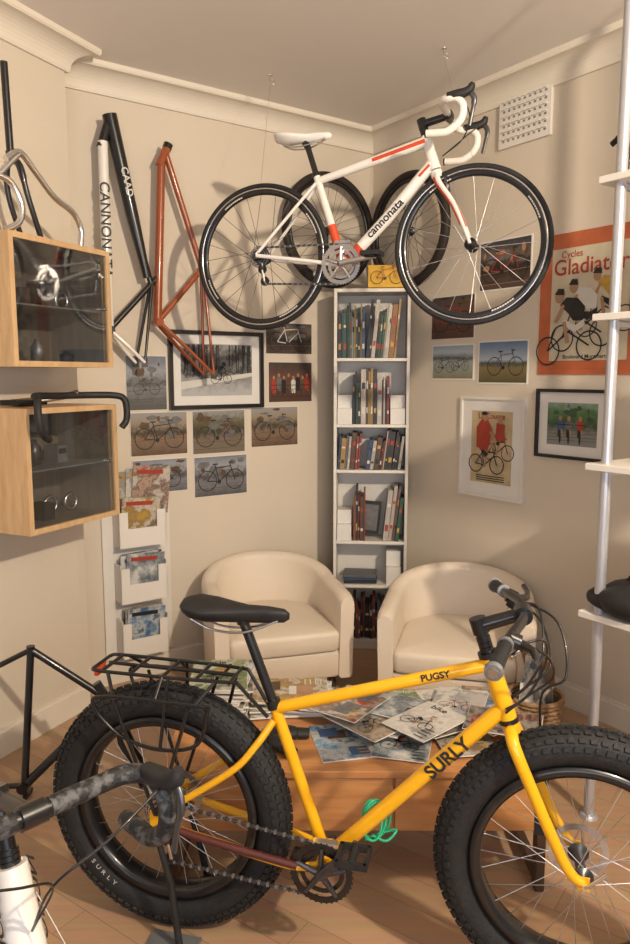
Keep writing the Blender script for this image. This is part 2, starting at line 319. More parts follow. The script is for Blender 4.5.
def glad(mb,w,h,y):
    mb.fpoly([(-w*.84,-h*.88),(w*.84,-h*.88),(w*.84,h*.86),(-w*.84,h*.86)],y+.0002,P_crm2);y-=.0006
    R=Matrix.Rotation(math.pi/2,4,'X')
    mb.text('Cycles',.045,A_red,Matrix.Translation((-.10,y,h*.76))@R);mb.text('Gladiator',.105,A_red,Matrix.Translation((.0,y,h*.56))@R)
    mb.text('Boulevard Montmartre',.028,A_blk,Matrix.Translation((0,y,-h*.82))@R)
    def cyc(cx,cz,s,col,yy):
        q=lambda a,b:(cx+a*s,cz+b*s)
        for a,b in (((-.9,-1.0),.5),((.75,-.85),.5)): mb.fring(*q(*a),b*s,.05*s,yy,A_blk)
        mb.fline(q(-.9,-1.0),q(-.1,-.35),.06*s,yy-.0002,A_blk);mb.fline(q(-.1,-.35),q(.75,-.85),.06*s,yy-.0001,A_blk);mb.fline(q(-.6,-.2),q(-.9,-1.0),.05*s,yy-.0003,A_blk)
        mb.fpoly([q(.5,.0),q(.55,.45),q(.25,.75),q(-.2,.8),q(-.45,.55),q(-.1,.25),q(.1,.0)],yy-.0006,col)
        mb.fpoly([q(.55,.05),q(.2,-.15),q(-.25,.05),q(-.3,-.1),q(.15,-.4),q(.55,-.2)],yy-.001,A_wht if col is A_blk else A_blk)
        mb.fline(q(-.25,-.02),q(-.1,-.75),.14*s,yy-.0012,A_skin);mb.fline(q(-.3,.55),q(-.62,-.02),.13*s,yy-.0013,A_skin)
        mb.fdisc(*q(-.48,.82),.17*s,.2*s,yy-.0014,A_skin);mb.fpoly([q(-.68,.92),q(-.28,.88),q(-.32,1.1),q(-.55,1.12)],yy-.0016,A_blk)
    cyc(.10,.02,.12,A_yel,y);cyc(-.02,-.03,.13,A_wht,y-.002);cyc(-.09,-.08,.14,A_blk,y-.004)
B=MBK;pn='photo_print'
print_(pn,B,-1.66,-1.43,1.47,1.76,P_grey,bk(A_blk,A_gry,1,.8))
print_('framed_photo',B,-1.42,-.83,1.47,1.90,P_bw,trees,BLK,.05,.022,.025)
print_(pn,B,-.805,-.475,1.78,1.965,P_dark,bk(A_blk,A_wht))
print_(pn,B,-.788,-.475,1.495,1.735,P_redb,group)
print_(pn,B,-1.645,-1.315,1.225,1.46,P_brn,bk(A_blk,A_blk))
print_(pn,B,-1.285,-.95,1.215,1.46,P_brn2,bk(A_blk,A_gry,1,1.05,(A_gry,A_brn,A_brn)))
print_(pn,B,-.91,-.58,1.235,1.47,P_brn,bk(A_blk,A_gry,1,1.05,(A_brn,A_gry)))
print_(pn,B,-1.64,-1.32,1.02,1.205,P_grey,bk(A_blk,A_blk,-1,.9))
print_(pn,B,-1.28,-.94,.97,1.20,P_grey,bk(A_blk,A_blk))
print_(pn,MR,.55,.885,1.86,2.10,P_redb,bk(A_blk,A_red,1,1.05,(A_brn,A_blk)))
print_(pn,MR,.56,.89,1.63,1.83,P_sky2,lambda mb,w,h,y:(mb.fbike(-w*.4,-h*.3,w*.6,y,A_blk),mb.fbike(w*.4,-h*.25,w*.5,y-.001,A_blk)),bd=.008)
print_(pn,MR,.92,1.26,1.61,1.84,P_sky,lambda mb,w,h,y:mb.fbike(.02,-h*.2,w*.9,y,A_blk,A_gry),bd=.008)
print_(pn,MR,.91,1.26,2.10,2.36,P_dark,bk(A_blk,A_red,1,1.1,(A_gry,A_brn,A_skin)),bd=.008)
print_('framed_poster',MR,.81,1.26,.99,1.54,PAPER,postA,WHTM,.012,.014,.02)
print_('poster',MR,1.32,1.88,1.66,2.33,P_org,glad,P_org,0,.03,.006)
print_('framed_photo',MR,1.33,1.745,1.25,1.59,P_str,street,BLK,.05,.016,.022)
# ---------------------------------------------------------------- bikes
def wheel(mb,c,R,tr,rimd,rimw,tyre,rim,hw,ns=28,hubm=None,track=None,spoke=None,knob=False,hr=.02,sr=.0013):
    c=V(c);mb.torus(c,R-tr,tr,tyre,72,12)
    ro=R-2*tr+.004;ri=ro-rimd
    mb.lathe(c,[(ro,-rimw),(ro,rimw),(ri+.004,rimw*.9),(ri,rimw*.3),(ri,-rimw*.3),(ri+.004,-rimw*.9)],rim,72,'y',True)
    if track: mb.lathe(c,[(ro-.001,-rimw-.0006),(ro-.001,rimw+.0006),(ro-.008,rimw+.0006),(ro-.008,-rimw-.0006)],track,72,'y',True)
    hubm=hubm or BLK
    mb.lathe(c,[(0,-hw-.012),(.008,-hw-.012),(.009,-hw),(hr+.006,-hw+.002),(hr+.006,-hw+.006),(hr*.7,-hw+.012),(hr*.6,0),(hr*.7,hw-.012),(hr+.006,hw-.006),(hr+.006,hw-.002),(.009,hw),(.008,hw+.012),(0,hw+.012)],hubm,20)
    for i in range(ns):
        a=2*math.pi*i/ns;s=1 if i%2 else -1;off=(.9 if (i//2)%2 else -.9)
        p=c+V(((hr+.004)*math.cos(a+off),s*(hw-.004),(hr+.004)*math.sin(a+off)));q=c+V((ri*math.cos(a),0,ri*math.sin(a)))
        mb.tube([p,q],sr,spoke or STL,5,cap=False)
    if knob:
        Rm=R-tr
        for i in range(84):
            for jj,b in enumerate((-74,-50,-24,0,24,50,74)):
                a=2*math.pi*(i+(.5 if jj%2 else 0))/84;bb_=math.radians(b)
                p=V(((Rm+tr*math.cos(bb_))*math.cos(a),tr*math.sin(bb_),(Rm+tr*math.cos(bb_))*math.sin(a)))
                rot=(Matrix.Rotation(-a,3,'Y')@Matrix.Rotation(bb_,3,'Z'))
                mb.box(c+p,(.009,.012,.016),tyre,rot)
def loft_saddle(mb,x0,x1,z,wr,m,nose=.016,th=.045):
    L=x1-x0;st=[(0,.0,.4,.012),(.02,.6,.75,.008),(.1,.93,1,.008),(.25,1,1,.002),(.42,.72,.9,0),(.6,.38,.85,-.002),(.8,.25,.8,0),(.95,.2,.65,-.002),(1,.06,.3,-.006)]
    vs=[];n=16
    for (t,w,h,dz) in st:
        ww=max(wr*w,nose*min(1,w*4))
        for j in range(n):
            a=2*math.pi*j/n;y=ww*math.cos(a);zz=math.sin(a);zz=(zz*.28 if zz>0 else zz*.72)*th*h
            if zz<0: y*=.85
            vs.append((x0+L*t,y,z+dz+zz))
    fs=[(i*n+j,(i+1)*n+j,(i+1)*n+(j+1)%n,i*n+(j+1)%n) for i in range(len(st)-1) for j in range(n)]
    fs+=[tuple(range(n)),tuple(range((len(st)-1)*n,len(st)*n))[::-1]]
    mb.add(vs,fs,m)
    for s in (-1,1): mb.tube(cat([(x0+.1*L,s*.03,z-th*.5),(x0+.3*L,s*.022,z-th*1.0),(x0+.6*L,s*.022,z-th*1.0),(x0+.9*L,s*.008,z-th*.4)],4),.0035,STL,6)
def crank(mb,bb,ry,R,m,ang,al=.17,ringm=BLK,teeth=44):
    x,z=bb
    for k,(rr,yy) in enumerate(((R,ry),(R*.72,ry+.008))):
        mb.lathe((x,yy,z),[(rr,-.0015),(rr,.0015),(rr*.8,.0015),(rr*.8,-.0015)],ringm,48,'y',True,False)
    for i in range(teeth):
        a=2*math.pi*i/teeth;mb.box((x+R*math.cos(a),ry,z+R*math.sin(a)),(.006,.002,.005),ringm,Matrix.Rotation(-a,3,'Y'))
    for i in range(5):
        a=2*math.pi*i/5+.3;mb.tube([(x,ry-.004,z),(x+R*.85*math.cos(a),ry-.003,z+R*.85*math.sin(a))],[.011,.006],m,8)
    for s in (-1,1):
        a=math.radians(ang)+(0 if s<0 else math.pi);yy=-abs(ry)-.018 if s<0 else abs(ry)+.01
        e=V((x+al*math.cos(a),yy+s*.012,z+al*math.sin(a)))
        mb.tube([(x,yy,z),((x+e.x)/2,yy+s*.004,(z+e.z)/2),e],[.016,.011,.012],m,10,fx=1,fy=.6)
        mb.cyl(e,e+V((0,s*.06,0)),.006,DST,8)
        pc=e+V((0,s*.055,0))
        for q in (-1,1): mb.box(pc+V((q*.038,0,0)),(.010,.085,.018),BLKM)
        for q in (-1,1): mb.box(pc+V((0,q*.038,0)),(.08,.010,.018),BLKM)
        mb.cyl(pc-V((0,.04,0)),pc+V((0,.04,0)),.011,BLKM,10)
    mb.cyl((x,-abs(ry)-.015,z),(x,abs(ry)+.015,z),.013,DST,14)
def drivetrain(mb,hub,bb,ry,cr,R,ang=0):
    hx,hz=hub;bx,bz=bb
    for i in range(7):
        r=cr*(.45+.55*(6-i)/6);mb.lathe((hx,ry+.022-i*.004+.0,hz),[(r,-.001),(r,.001),(.02,.001),(.02,-.001)],STL if i%2 else DST,30,'y',True,False)
    def chain(p,q):
        P=V((p[0],ry,p[1]));Q=V((q[0],ry,q[1]));mb.tube([P,Q],.0045,DST,6,fx=1,fy=.8)
        n=int((Q-P).length/.013)
        for i in range(n): mb.box(P+(Q-P)*((i+.5)/n),(.007,.009,.009),DST if i%2 else GRY)
    r2=cr*.75
    chain((hx,hz+r2),(bx-.01,bz+R));
    dx,dz=hx+.035,hz-cr-.055
    chain((dx,dz-.022),(bx-.01,bz-R))
    mb.tube([(hx+.01,ry-.015,hz-.03),(hx+.03,ry-.022,hz-cr*.8),(dx-.01,ry-.01,dz+.045)],[.011,.013,.009],DST,8)
    for (a,b) in ((dx-.012,dz+.045),(dx,dz-.01)): mb.lathe((a,ry,b),[(.021,-.003),(.021,.003),(.006,.003),(.006,-.003)],BLKM,16,'y',True,False)
    for s in (-1,1): mb.tube([(dx-.012,ry+s*.006,dz+.045),(dx,ry+s*.006,dz-.01)],.006,SIL,6)
    mb.box((bx+.01,ry,bz+R+.006),(.07,.02,.012),SIL)
def dropbar(mb,c,m,hm=BLKM,w=.205,reach=.08,drop=.125,br=.0155):
    c=V(c)
    for s in (-1,1):
        P=cat([c+V(q) for q in ((0,s*.03,0),(0,s*w*.6,.0),(.004,s*w*.85,0),(.03,s*w,-.002),(reach*.8,s*w,-.004),(reach+.012,s*w,-.035),(reach+.004,s*w,-drop*.7),(reach*.45,s*w*1.01,-drop),(-.01,s*w*1.02,-drop-.004),(-.05,s*w*1.02,-drop-.002))],6)
        mb.tube(P,br,m,12)
        mb.cyl(P[-1],P[-1]+V((-.006,0,0)),.016,BLK,12)
        H=cat([c+V(q) for q in ((.03,s*w,.004),(.075,s*w,.008),(.115,s*w,.02),(.128,s*w,.045))],4)
        mb.tube(H,[.017,.018,.019,.020,.020,.019,.018,.017,.017,.016,.015,.013,.009][:len(H)],hm,12)
        Lv=cat([c+V(q) for q in ((.118,s*w,.015),(.135,s*w*.99,-.015),(.128,s*w*.97,-.06),(.118,s*w*.96,-.11))],5)
        mb.tube(Lv,[.011]*8+[.008]*(len(Lv)-8),DST,8,fx=1,fy=.55)
    mb.cyl(c+V((0,-.05,0)),c+V((0,.05,0)),.0155,BLK,14)
def road_bike(name,M,fm,acc,tapem,barz=.53,label='veloce',rimm=BLK,deep=.026,saddlem=WHT,forkm=None,ang=25,hs=1.0,br=.0155,hm=BLKM):
    forkm=forkm or fm
    root=bpy.data.objects.new(name,None);sc.collection.objects.link(root);root.matrix_world=M;root.empty_display_size=.1
    bx,bz=.405,-.055;ST=V((.275,0,.34));HT=V((.770,0,.46));HB=V((.812,0,.325));FH=V((.975,0,0));ax=(HT-HB).normalized()
    mb=MB();BBv=V((bx,0,bz));a0=HT-ax*.02;b0=ST+V((.005,0,-.02))
    mb.tube([HB+ax*.03,HB*.5+BBv*.5+V((0,0,.005)),BBv],[.024*hs,.026,.024],fm,14);mb.tube([a0,(a0+b0)/2,b0],[.024*hs,.020,.016],fm,14)
    mb.tube([BBv,ST+V((-.004,0,.012))],[.020,.016],fm,14);mb.tube([HB-ax*.004,HT+ax*.004],[.026*hs,.021*hs],fm,16)
    mb.cyl(BBv-V((0,.036,0)),BBv+V((0,.036,0)),.024,fm,18)
    for s in (-1,1):
        mb.tube(cat([BBv+V((-.02,s*.025,0)),(bx*.6,s*.04,bz*.6),(0,s*.063,0)],5),.0095,fm,10)
        mb.tube(cat([ST+V((0,s*.012,-.03)),(.15,s*.038,.17),(0,s*.063,.005)],5),.0075,fm,10)
        mb.box((0,s*.064,0),(.03,.006,.03),DST)
    if acc is RED:
        mb.tube([a0*.99+b0*.01,a0*.52+b0*.48],[.0262,.0222],acc,14,fx=.62,cap=False,N0=(0,0,1));mb.tube([BBv*.9+ST*.1,BBv*.55+ST*.45],[.0212,.0196],acc,14,cap=False)
        q0=HB*.2+BBv*.8;q1=HB*.06+BBv*.94;mb.tube([q0,q1],[.0263,.0254],acc,14,cap=False)
        q0=HB+ax*.028;mb.tube([q0*.97+BBv*.03,q0*.86+BBv*.14],[.0258,.0262],acc,14,cap=False,fx=.6,N0=(0,0,1))
    d=(HB-BBv).normalized();ctr=HB*.48+BBv*.52
    for sgn in (-1,1):
        Z=V((0,sgn,0));X=d if sgn<0 else -d;Y=Z.cross(X)
        T=Matrix(((X.x,Y.x,Z.x,ctr.x),(X.y,Y.y,Z.y,ctr.y+sgn*.0268),(X.z,Y.z,Z.z,ctr.z+.004),(0,0,0,1)));mb.text(label,.05,A_blk,T,.02)
    for sgn in (-1,1):
        Z=V((0,sgn,0));X=ax if sgn<0 else -ax;Y=Z.cross(X);c_=(HT+HB)/2
        if acc is BLK: mb.text('NCHO',.05,A_blk,Matrix(((X.x,Y.x,Z.x,c_.x),(X.y,Y.y,Z.y,c_.y+sgn*.026*hs),(X.z,Y.z,Z.z,c_.z),(0,0,0,1))))
    mb.build('frame',parent=root)
    mb=MB();cr=HB-ax*.01
    mb.tube([cr+ax*.0,cr-ax*.03],[.026*hs,.024*hs],forkm,14)
    for s in (-1,1):
        P=cat([cr-ax*.015+V((0,s*.012,0)),cr-ax*.06+V((.004,s*.032,0)),(.905,s*.040,.16),FH+V((0,s*.05,0))],6);n=len(P)
        mb.tube(P,[(.017-.009*i/(n-1))*hs for i in range(n)],forkm,10,fx=1.1,fy=.8)
        Q=[p+V((-.003,-s*.006,0)) for p in P[3:16]];mb.tube(Q,[.0165-.0055*i/12 for i in range(13)],acc,10)
    mb.tube([cr-ax*.01+V((.028,0,0)),cr-ax*.04+V((.04,0,0))],[.012,.014],BLK,8)
    for s in (-1,1): mb.tube([cr-ax*.02+V((.035,0,0)),cr-ax*.055+V((.032,s*.03,0)),cr-ax*.085+V((.03,s*.022,0))],[.007,.007,.006],DST,8)
    mb.build('fork',parent=root)
    mb=MB();wheel(mb,(0,0,0),.335,.0125,deep,.010,RUB,rimm,.055,24,BLK,SIL,DST);wheel(mb,(.975,0,0),.335,.0125,deep,.010,RUB,rimm,.04,20,BLK,SIL,STL)
    for cx in (0,.975):
        for i in range(4):
            a=math.pi/2*i+.5
            for s in (-1,1):
                rr=.335-.025-.019
                for k in range(-4,5):
                    aa=a+k*.04;mb.box((cx+rr*math.cos(aa),s*.0102,rr*math.sin(aa)),(.006,.0008,.009),A_wht,Matrix.Rotation(-aa+math.pi,3,'Y'))
    mb.build('wheels',parent=root)
    mb=MB();crank(mb,(bx,bz),-.045,.088,SIL,ang,.17,SIL);drivetrain(mb,(0,0),(bx,bz),-.045,.05,.088);mb.build('drivetrain',parent=root)
    mb=MB();ax2=(ST-BBv).normalized();SPt=ST+ax2*.14
    mb.tube([ST-ax2*.02,SPt],.0138,BLK,12);mb.cyl(ST+ax2*.0,ST+ax2*.016,.0185,BLK,14)
    mb.tube([SPt,SPt+V((-.012,0,.02))],[.015,.018],BLK,10);loft_saddle(mb,.075,.345,.52,.068,saddlem)
    mb.build('saddle',parent=root)
    mb=MB();S0=HT+ax*(barz-.51+.03);bc=V((.865,0,barz))
    for i in range(3): mb.cyl(HT+ax*(.004+i*.010),HT+ax*(.012+i*.010),.019,BLK,16)
    mb.cyl(HT,S0+ax*.02,.0155,BLK,16);mb.cyl(S0-ax*.02,S0+ax*.022,.020,BLK,16);mb.tube([S0,bc],[.017,.015],BLK,14);mb.cyl(bc-V((0,.022,0)),bc+V((0,.022,0)),.021,BLK,16)
    dropbar(mb,bc,tapem,br=br,hm=hm)
    for s in (-1,1): mb.tube(cat([bc+V((.09,s*.19,.0)),bc+V((.10,s*.08,-.04)),bc+V((.06,0,-.10)),HB+V((.03,0,.05))],6),.0025,BLK,6)
    mb.build('handlebar',parent=root)
    return root
RT=lambda x,y,z,deg,rx=0: Matrix.Translation((x,y,z))@Matrix.Rotation(math.radians(deg),4,'Z')@Matrix.Rotation(math.radians(rx),4,'X')
road_bike('road_bike',RT(-.25,3.58,2.205,-20.0),WHT,RED,WTAPE,.535,'cannonata',BLK,.032,WHT,None,8)
fb=road_bike('racing_bike',RT(-1.103,1.735,.335,-43),WHT,BLK,TAPE,.60,'tourer',BLK,.026,BLKM,None,-60,hs=1.4,br=.0175)
mb=MB();mb.box((.935,.04,.335),(.055,.001,.035),TAG,Matrix.Rotation(1.2,3,'Z'));mb.tube([(.93,.03,.35),(.865,0,.46)],.001,A_wht,4);mb.build('price_tag',parent=fb)
for (hx,hy,bx_,by_,bz_) in ((-.224,3.915,-.25,3.58,2.545),(.59,3.606,.666,3.247,2.545)):
    mb=MB();mb.tube(cat([(0,0,0),(0,0,-.03),(.015,0,-.045),(.02,0,-.03),(.012,0,-.02)],4),.003,SIL,8);mb.lathe((0,0,0),[(0,-.004),(.012,-.004),(.012,0)],SIL,14,'z')
    mb.tube([(0,0,-.04),(bx_-hx,by_-hy,bz_-CH)],.0008,STL,5);mb.build('ceiling_hook',place(hx,hy,CH))
# ---- fat bike
root=bpy.data.objects.new('fat_tire_bike',None);sc.collection.objects.link(root);root.matrix_world=RT(-.421,2.076,0,-13.8)
WR=.38;TR=.049;RX=-.018
BBv=V((.469,0,.285));ST=V((.312,0,.735));HT=V((.903,0,.928));HB=V((.957,0,.765));FH=V((1.154,0,.378));ax=(HT-HB).normalized()
mb=MB();wheel(mb,(RX,0,.378),WR,TR,.03,.036,RUB,BLK,.06,32,DST,None,STL,True,.022,.0012);wheel(mb,FH,WR,TR,.03,.036,RUB,BLK,.055,32,DST,None,STL,True,.022,.0012)
for c in (V((RX,.062,.378)),FH+V((0,.058,0))):
    mb.lathe(c,[(.08,-.001),(.08,.001),(.062,.001),(.062,-.001)],STL,40,'y',True,False)
    for i in range(6):
        a=i*math.pi/3;mb.tube([c+V((.02*math.cos(a),0,.02*math.sin(a))),c+V((.065*math.cos(a+.4),0,.065*math.sin(a+.4)))],.003,STL,5)
for cx,a0 in ((RX,-2.3),(1.154,-1.15)):
    for k,ch in enumerate('SURLY'):
        a=a0+(k-2)*.075;rr=.306;up=-V((math.cos(a),0,math.sin(a)))
        X=V((up.z,0,-up.x));Z=V((0,-1,0));p=V((cx,-.0458,.378))+V((math.cos(a),0,math.sin(a)))*rr
        mb.text(ch,.022,A_wht,Matrix(((X.x,up.x,Z.x,p.x),(X.y,up.y,Z.y,p.y),(X.z,up.z,Z.z,p.z),(0,0,0,1))))
mb.build('wheels',parent=root)
mb=MB()
mb.tube([HB+ax*.03,BBv],[.0215,.0215],YEL,16);mb.tube([HT-ax*.022,ST+V((.008,0,-.015))],[.0175,.017],YEL,16)
mb.tube([BBv,ST],.0165,YEL,16);mb.tube([HB,HT],.0235,YEL,18);mb.cyl(BBv-V((0,.05,0)),BBv+V((0,.05,0)),.026,YEL,20)
mb.tube([(.40,0,.47),(.43,0,.40),(.44,0,.34)],.012,YEL,8)
for s in (-1,1):
    mb.tube(cat([ST+V((.006,s*.018,-.045)),(.27,s*.055,.62),(.2,s*.072,.545),(RX+.005,s*.082,.395)],6),.0105,YEL,10)
    mb.tube(cat([BBv+V((-.01,s*.04,0)),(.38,s*.068,.292),(.2,s*.076,.325),(RX,s*.082,.365)],6),.0115,YEL,10)
    mb.box((RX,s*.083,.378),(.045,.006,.05),YEL)
mb.tube(cat([(.40,-.078,.300),(.2,-.090,.335),(.05,-.094,.362)],5),.011,MAR,8)
mb.cyl(ST-V((-.004,0,.015)),ST+V((-.003,0,.01)),.021,BLK,16)
for (P,Q,lab,sz,tt,ro) in ((HB+ax*.03,BBv,'SURLY',.052,.30,.0222),(HT-ax*.022,ST,'PUGSY',.026,.24,.0185)):
    d=(P-Q).normalized();c=P*(1-tt)+Q*tt;X=d;Z=V((0,-1,0));Y=Z.cross(X)
    mb.text(lab,sz,A_blk,Matrix(((X.x,Y.x,Z.x,c.x),(X.y,Y.y,Z.y,c.y-ro),(X.z,Y.z,Z.z,c.z),(0,0,0,1))),.03)
mb.build('frame',parent=root)
mb=MB();cr=HB-ax*.012
mb.tube([cr,cr-ax*.03],[.024,.022],YEL,16);mb.cyl(HB-ax*.012,HB+ax*.0,.027,BLK,18);mb.cyl(HT,HT+ax*.014,.027,BLK,18)
for s in (-1,1):
    P=cat([cr-ax*.02,cr-ax*.018+V((.0,s*.045,.0)),cr-ax*.06+V((.004,s*.078,0)),(1.085,s*.082,.47),(1.125,s*.080,.40),FH+V((0,s*.076,.0))],6);n=len(P)
    mb.tube(P,[.0185-.006*i/(n-1) for i in range(n)],YEL,12);mb.box(FH+V((0,s*.077,0)),(.03,.006,.035),YEL)
mb.box((1.06,.085,.43),(.04,.03,.06),BLKM)
mb.cyl(FH-V((0,.095,0)),FH+V((0,.095,0)),.006,SIL,10);mb.tube([FH+V((0,-.09,0)),FH+V((.01,-.1,.01)),FH+V((.05,-.1,.05))],.005,SIL,8)
mb.build('fork',parent=root)
mb=MB();crank(mb,(.469,.285),-.072,.088,DST,50,.165,BLK,36);drivetrain(mb,(RX,.378),(.469,.285),-.062,.062,.08);mb.build('drivetrain',parent=root)
mb=MB();sp=ST+V((-.088,0,.235));mb.tube([ST,sp],.0142,BLK,14);mb.tube([sp+V((0,0,-.01)),sp+V((0,0,.012))],[.018,.02],BLK,10);loft_saddle(mb,.045,.36,1.003,.078,BLKM,.02,.06);mb.build('saddle',parent=root)
mb=MB();S0=HT+ax*.085
for i in range(3): mb.cyl(HT+ax*(.016+i*.014),HT+ax*(.028+i*.014),.0185,BLK,16)
mb.cyl(HT,S0+ax*.02,.016,BLK,16);mb.cyl(S0-ax*.02,S0+ax*.022,.022,BLK,18);bc=V((.985,0,1.05));mb.tube([S0,bc],[.019,.017],BLK,14);mb.cyl(bc-V((0,.026,0)),bc+V((0,.026,0)),.024,BLK,18)
P=cat([(.915,-.335,1.025),(.945,-.2,1.045),(.98,-.08,1.055),(.985,0,1.05),(.98,.08,1.055),(.945,.2,1.045),(.915,.335,1.025)],6);mb.tube(P,.0125,BLK,12)
for s in (-1,1):
    a=V((.915,s*.335,1.025));b=V((.938,s*.225,1.042));mb.tube([a,a*.5+b*.5,b],[.0185,.017,.0165],BLKM,14)
    d=(a-b).normalized();mb.tube([a,a+d*.012],[.022,.020],GRY,18);mb.cyl(a+d*.012,a+d*.014,.012,SIL,14);mb.cyl(b,b-d*.012,.019,GRY,16)
    c=V((.952,s*.185,1.045));mb.tube([c,c+V((.03,s*.005,-.012)),c+V((.05,s*.03,-.015)),c+V((.055,s*.09,-.016)),c+V((.045,s*.13,-.01))],[.013,.012,.010,.008,.008],BLK,8)
    mb.tube([c+V((0,-s*.03,-.01)),c+V((.03,-s*.03,-.03))],.016,BLKM,10);mb.tube([c+V((.03,-s*.03,-.03)),c+V((.0,-s*.0,-.045))],.006,SIL,8)
    mb.cyl(c+V((-.005,-s*.005,0)),c+V((.02,-s*.005,-.01)),.02,BLK,12)
    for k,(dx,dz) in enumerate(((.08,-.02),(.09,-.06))):
        mb.tube(cat([c+V((.03,-s*.02,-.015)),c+V((dx,-s*.06,dz)),(1.04+k*.02,s*.04,.93-k*.03),(1.0,s*.03,.84),(.95,s*.03,.80-.01*k)],8),.0035,BLK,6)
mb.tube(cat([(.98,.16,1.04),(1.08,.1,1.0),(1.10,.03,.88),(1.04,.05,.80),(1.07,.088,.5)],8),.0035,BLK,6)
mb.build('handlebar',parent=root)
mb=MB();z=.805
def T(*p,r=.0055): mb.tube(list(p),r,BLK,8)
for s in (-1,1):
    T(*cat([(.22,s*.05,z),(.1,s*.06,z),(-.19,s*.065,z),(-.225,s*.045,z)],4))
    for x in (-.17,.0,.16): T((x,s*.065,z),(x*.75,s*.115,z-.05))
    T(*cat([(.16,s*.115,z-.05),(-.15,s*.115,z-.05),(-.19,s*.11,z-.09),(-.12,s*.10,z-.17),(.0,s*.10,z-.2),(.12,s*.10,z-.17),(.16,s*.115,z-.05)],5))
    T((-.13,s*.11,z-.06),(RX,s*.095,.40));T((.10,s*.11,z-.06),(RX+.005,s*.095,.40));T((0.02,s*.065,z),(.005,s*.1,z-.2));T((.22,s*.05,z),(.30,s*.02,.70))
for x in (-.19,-.1,0,.1,.2): T((x,-.06,z),(x,.06,z))
T((-.225,-.05,z),(-.225,.05,z));T((-.2,0,z),(.2,0,z))
mb.box((-.232,0,z-.02),(.012,.05,.03),RED)
mb.build('luggage_rack',parent=root)
mb=MB();mb.box((.03,-.15,.006),(.15,.17,.012),GRY);mb.box((.03,.105,.006),(.13,.05,.012),GRY)
for s in (-1,1): mb.tube([(.06,s*.12,.01),(.03,s*.105,.2),(RX,s*.1,.36)],[.011,.010,.008],BLKM,10)
mb.build('bike_stand',RT(-.421,2.076,0,-13.8))
mb=MB()
for k in range(3): mb.tube([V((.028*math.cos(t)*(1+.25*k)+.006*k,.02*math.sin(t+k),.05*math.sin(t)*(1+.1*k))) for t in [2*math.pi*i/28 for i in range(28)]],.004,GREEN,8,True)
mb.tube(cat([(.0,-.01,-.04),(.04,-.02,-.05),(.07,0,-.03),(.03,.01,-.045),(-.02,0,-.06)],6),.004,GREEN,8)
mb.build('cable_lock',place(.165,1.985,.385))
# ---------------------------------------------------------------- frames hung on the wall
def hung_frame(pts,dt,tt,st,hm,y=-.09,k=1,sm=None):
    sm=sm or hm
    mb=MB();H1,H2,BB_,SC,DO=[V((-p[0],y,p[1])) for p in pts]
    a=(H1-H2).normalized();mb.tube([H2-a*.01,H1+a*.01],.022,hm,14)
    mb.tube([H2+a*.02,BB_],[.021*k,.021*k],dt,14);mb.tube([H1-a*.02,SC],[.017,.015],tt,14);mb.tube([BB_,SC+(SC-BB_).normalized()*.05],.015,st,14);mb.cyl(BB_-V((0,.034,0)),BB_+V((0,.034,0)),.021,hm,16)
    for s in (-1,1):
        o=V((0,s*.06,0));mb.tube([BB_+V((0,s*.02,0)),(BB_+DO)/2+o*.8,DO+o],[.011,.010,.008],sm,10);mb.tube([SC+V((0,s*.012,0)),(SC+DO)/2+o*.6,DO+o],[.009,.008,.007],st,10);mb.box(DO+o,(.03,.006,.045),DST)
    return mb
mb=hung_frame([(1.435,2.80),(1.475,2.72),(1.51,1.93),(1.25,2.22),(1.22,1.66)],ORG,ORG,ORG,ORG)
mb.tube([(-1.435,-.09,2.80),(-1.425,-.09,2.825)],.024,BLK,14);mb.tube([(-1.435,-.08,2.77),(-1.435,0,2.77)],.006,SIL,8)
mb.build('bicycle_frame',MBK)
mb=hung_frame([(1.735,2.88),(1.775,2.76),(1.77,1.88),(1.54,2.12),(1.61,1.72)],WHT,BLK,BLK,BLK,k=1.2,sm=WHT)
mb.tube([(-1.73,-.09,2.91),(-1.63,-.09,2.45),(-1.56,-.09,2.15)],[.036,.032,.020],BLK,14);mb.tube([(-1.745,-.08,2.8),(-1.745,0,2.8)],.006,SIL,8)
mb.text('CANNONATA',.07,A_blk,Matrix.Translation((-1.778,-.1175,2.36))@Matrix.Rotation(math.pi/2,4,'Y')@Matrix.Rotation(math.pi/2,4,'X'))
mb.text('CAAD',.05,A_wht,Matrix.Translation((-1.665,-.125,2.60))@Matrix.Rotation(math.radians(78),4,'Y')@Matrix.Rotation(math.pi/2,4,'X'))
mb.build('bicycle_frame',MBK)
for M_,x,z in ((MBK,-.40,2.51),(MR,.42,2.49)):
    mb=MB();wheel(mb,(0,0,0),.335,.023,.02,.012,RUB2,BLK,.03,28,DST,None,DST);mb.tube([(0,.0,.272),(0,.075,.28)],.006,SIL,8)
    mb.build('bicycle_wheel',M_@Matrix.Translation((x,-.08,z)))
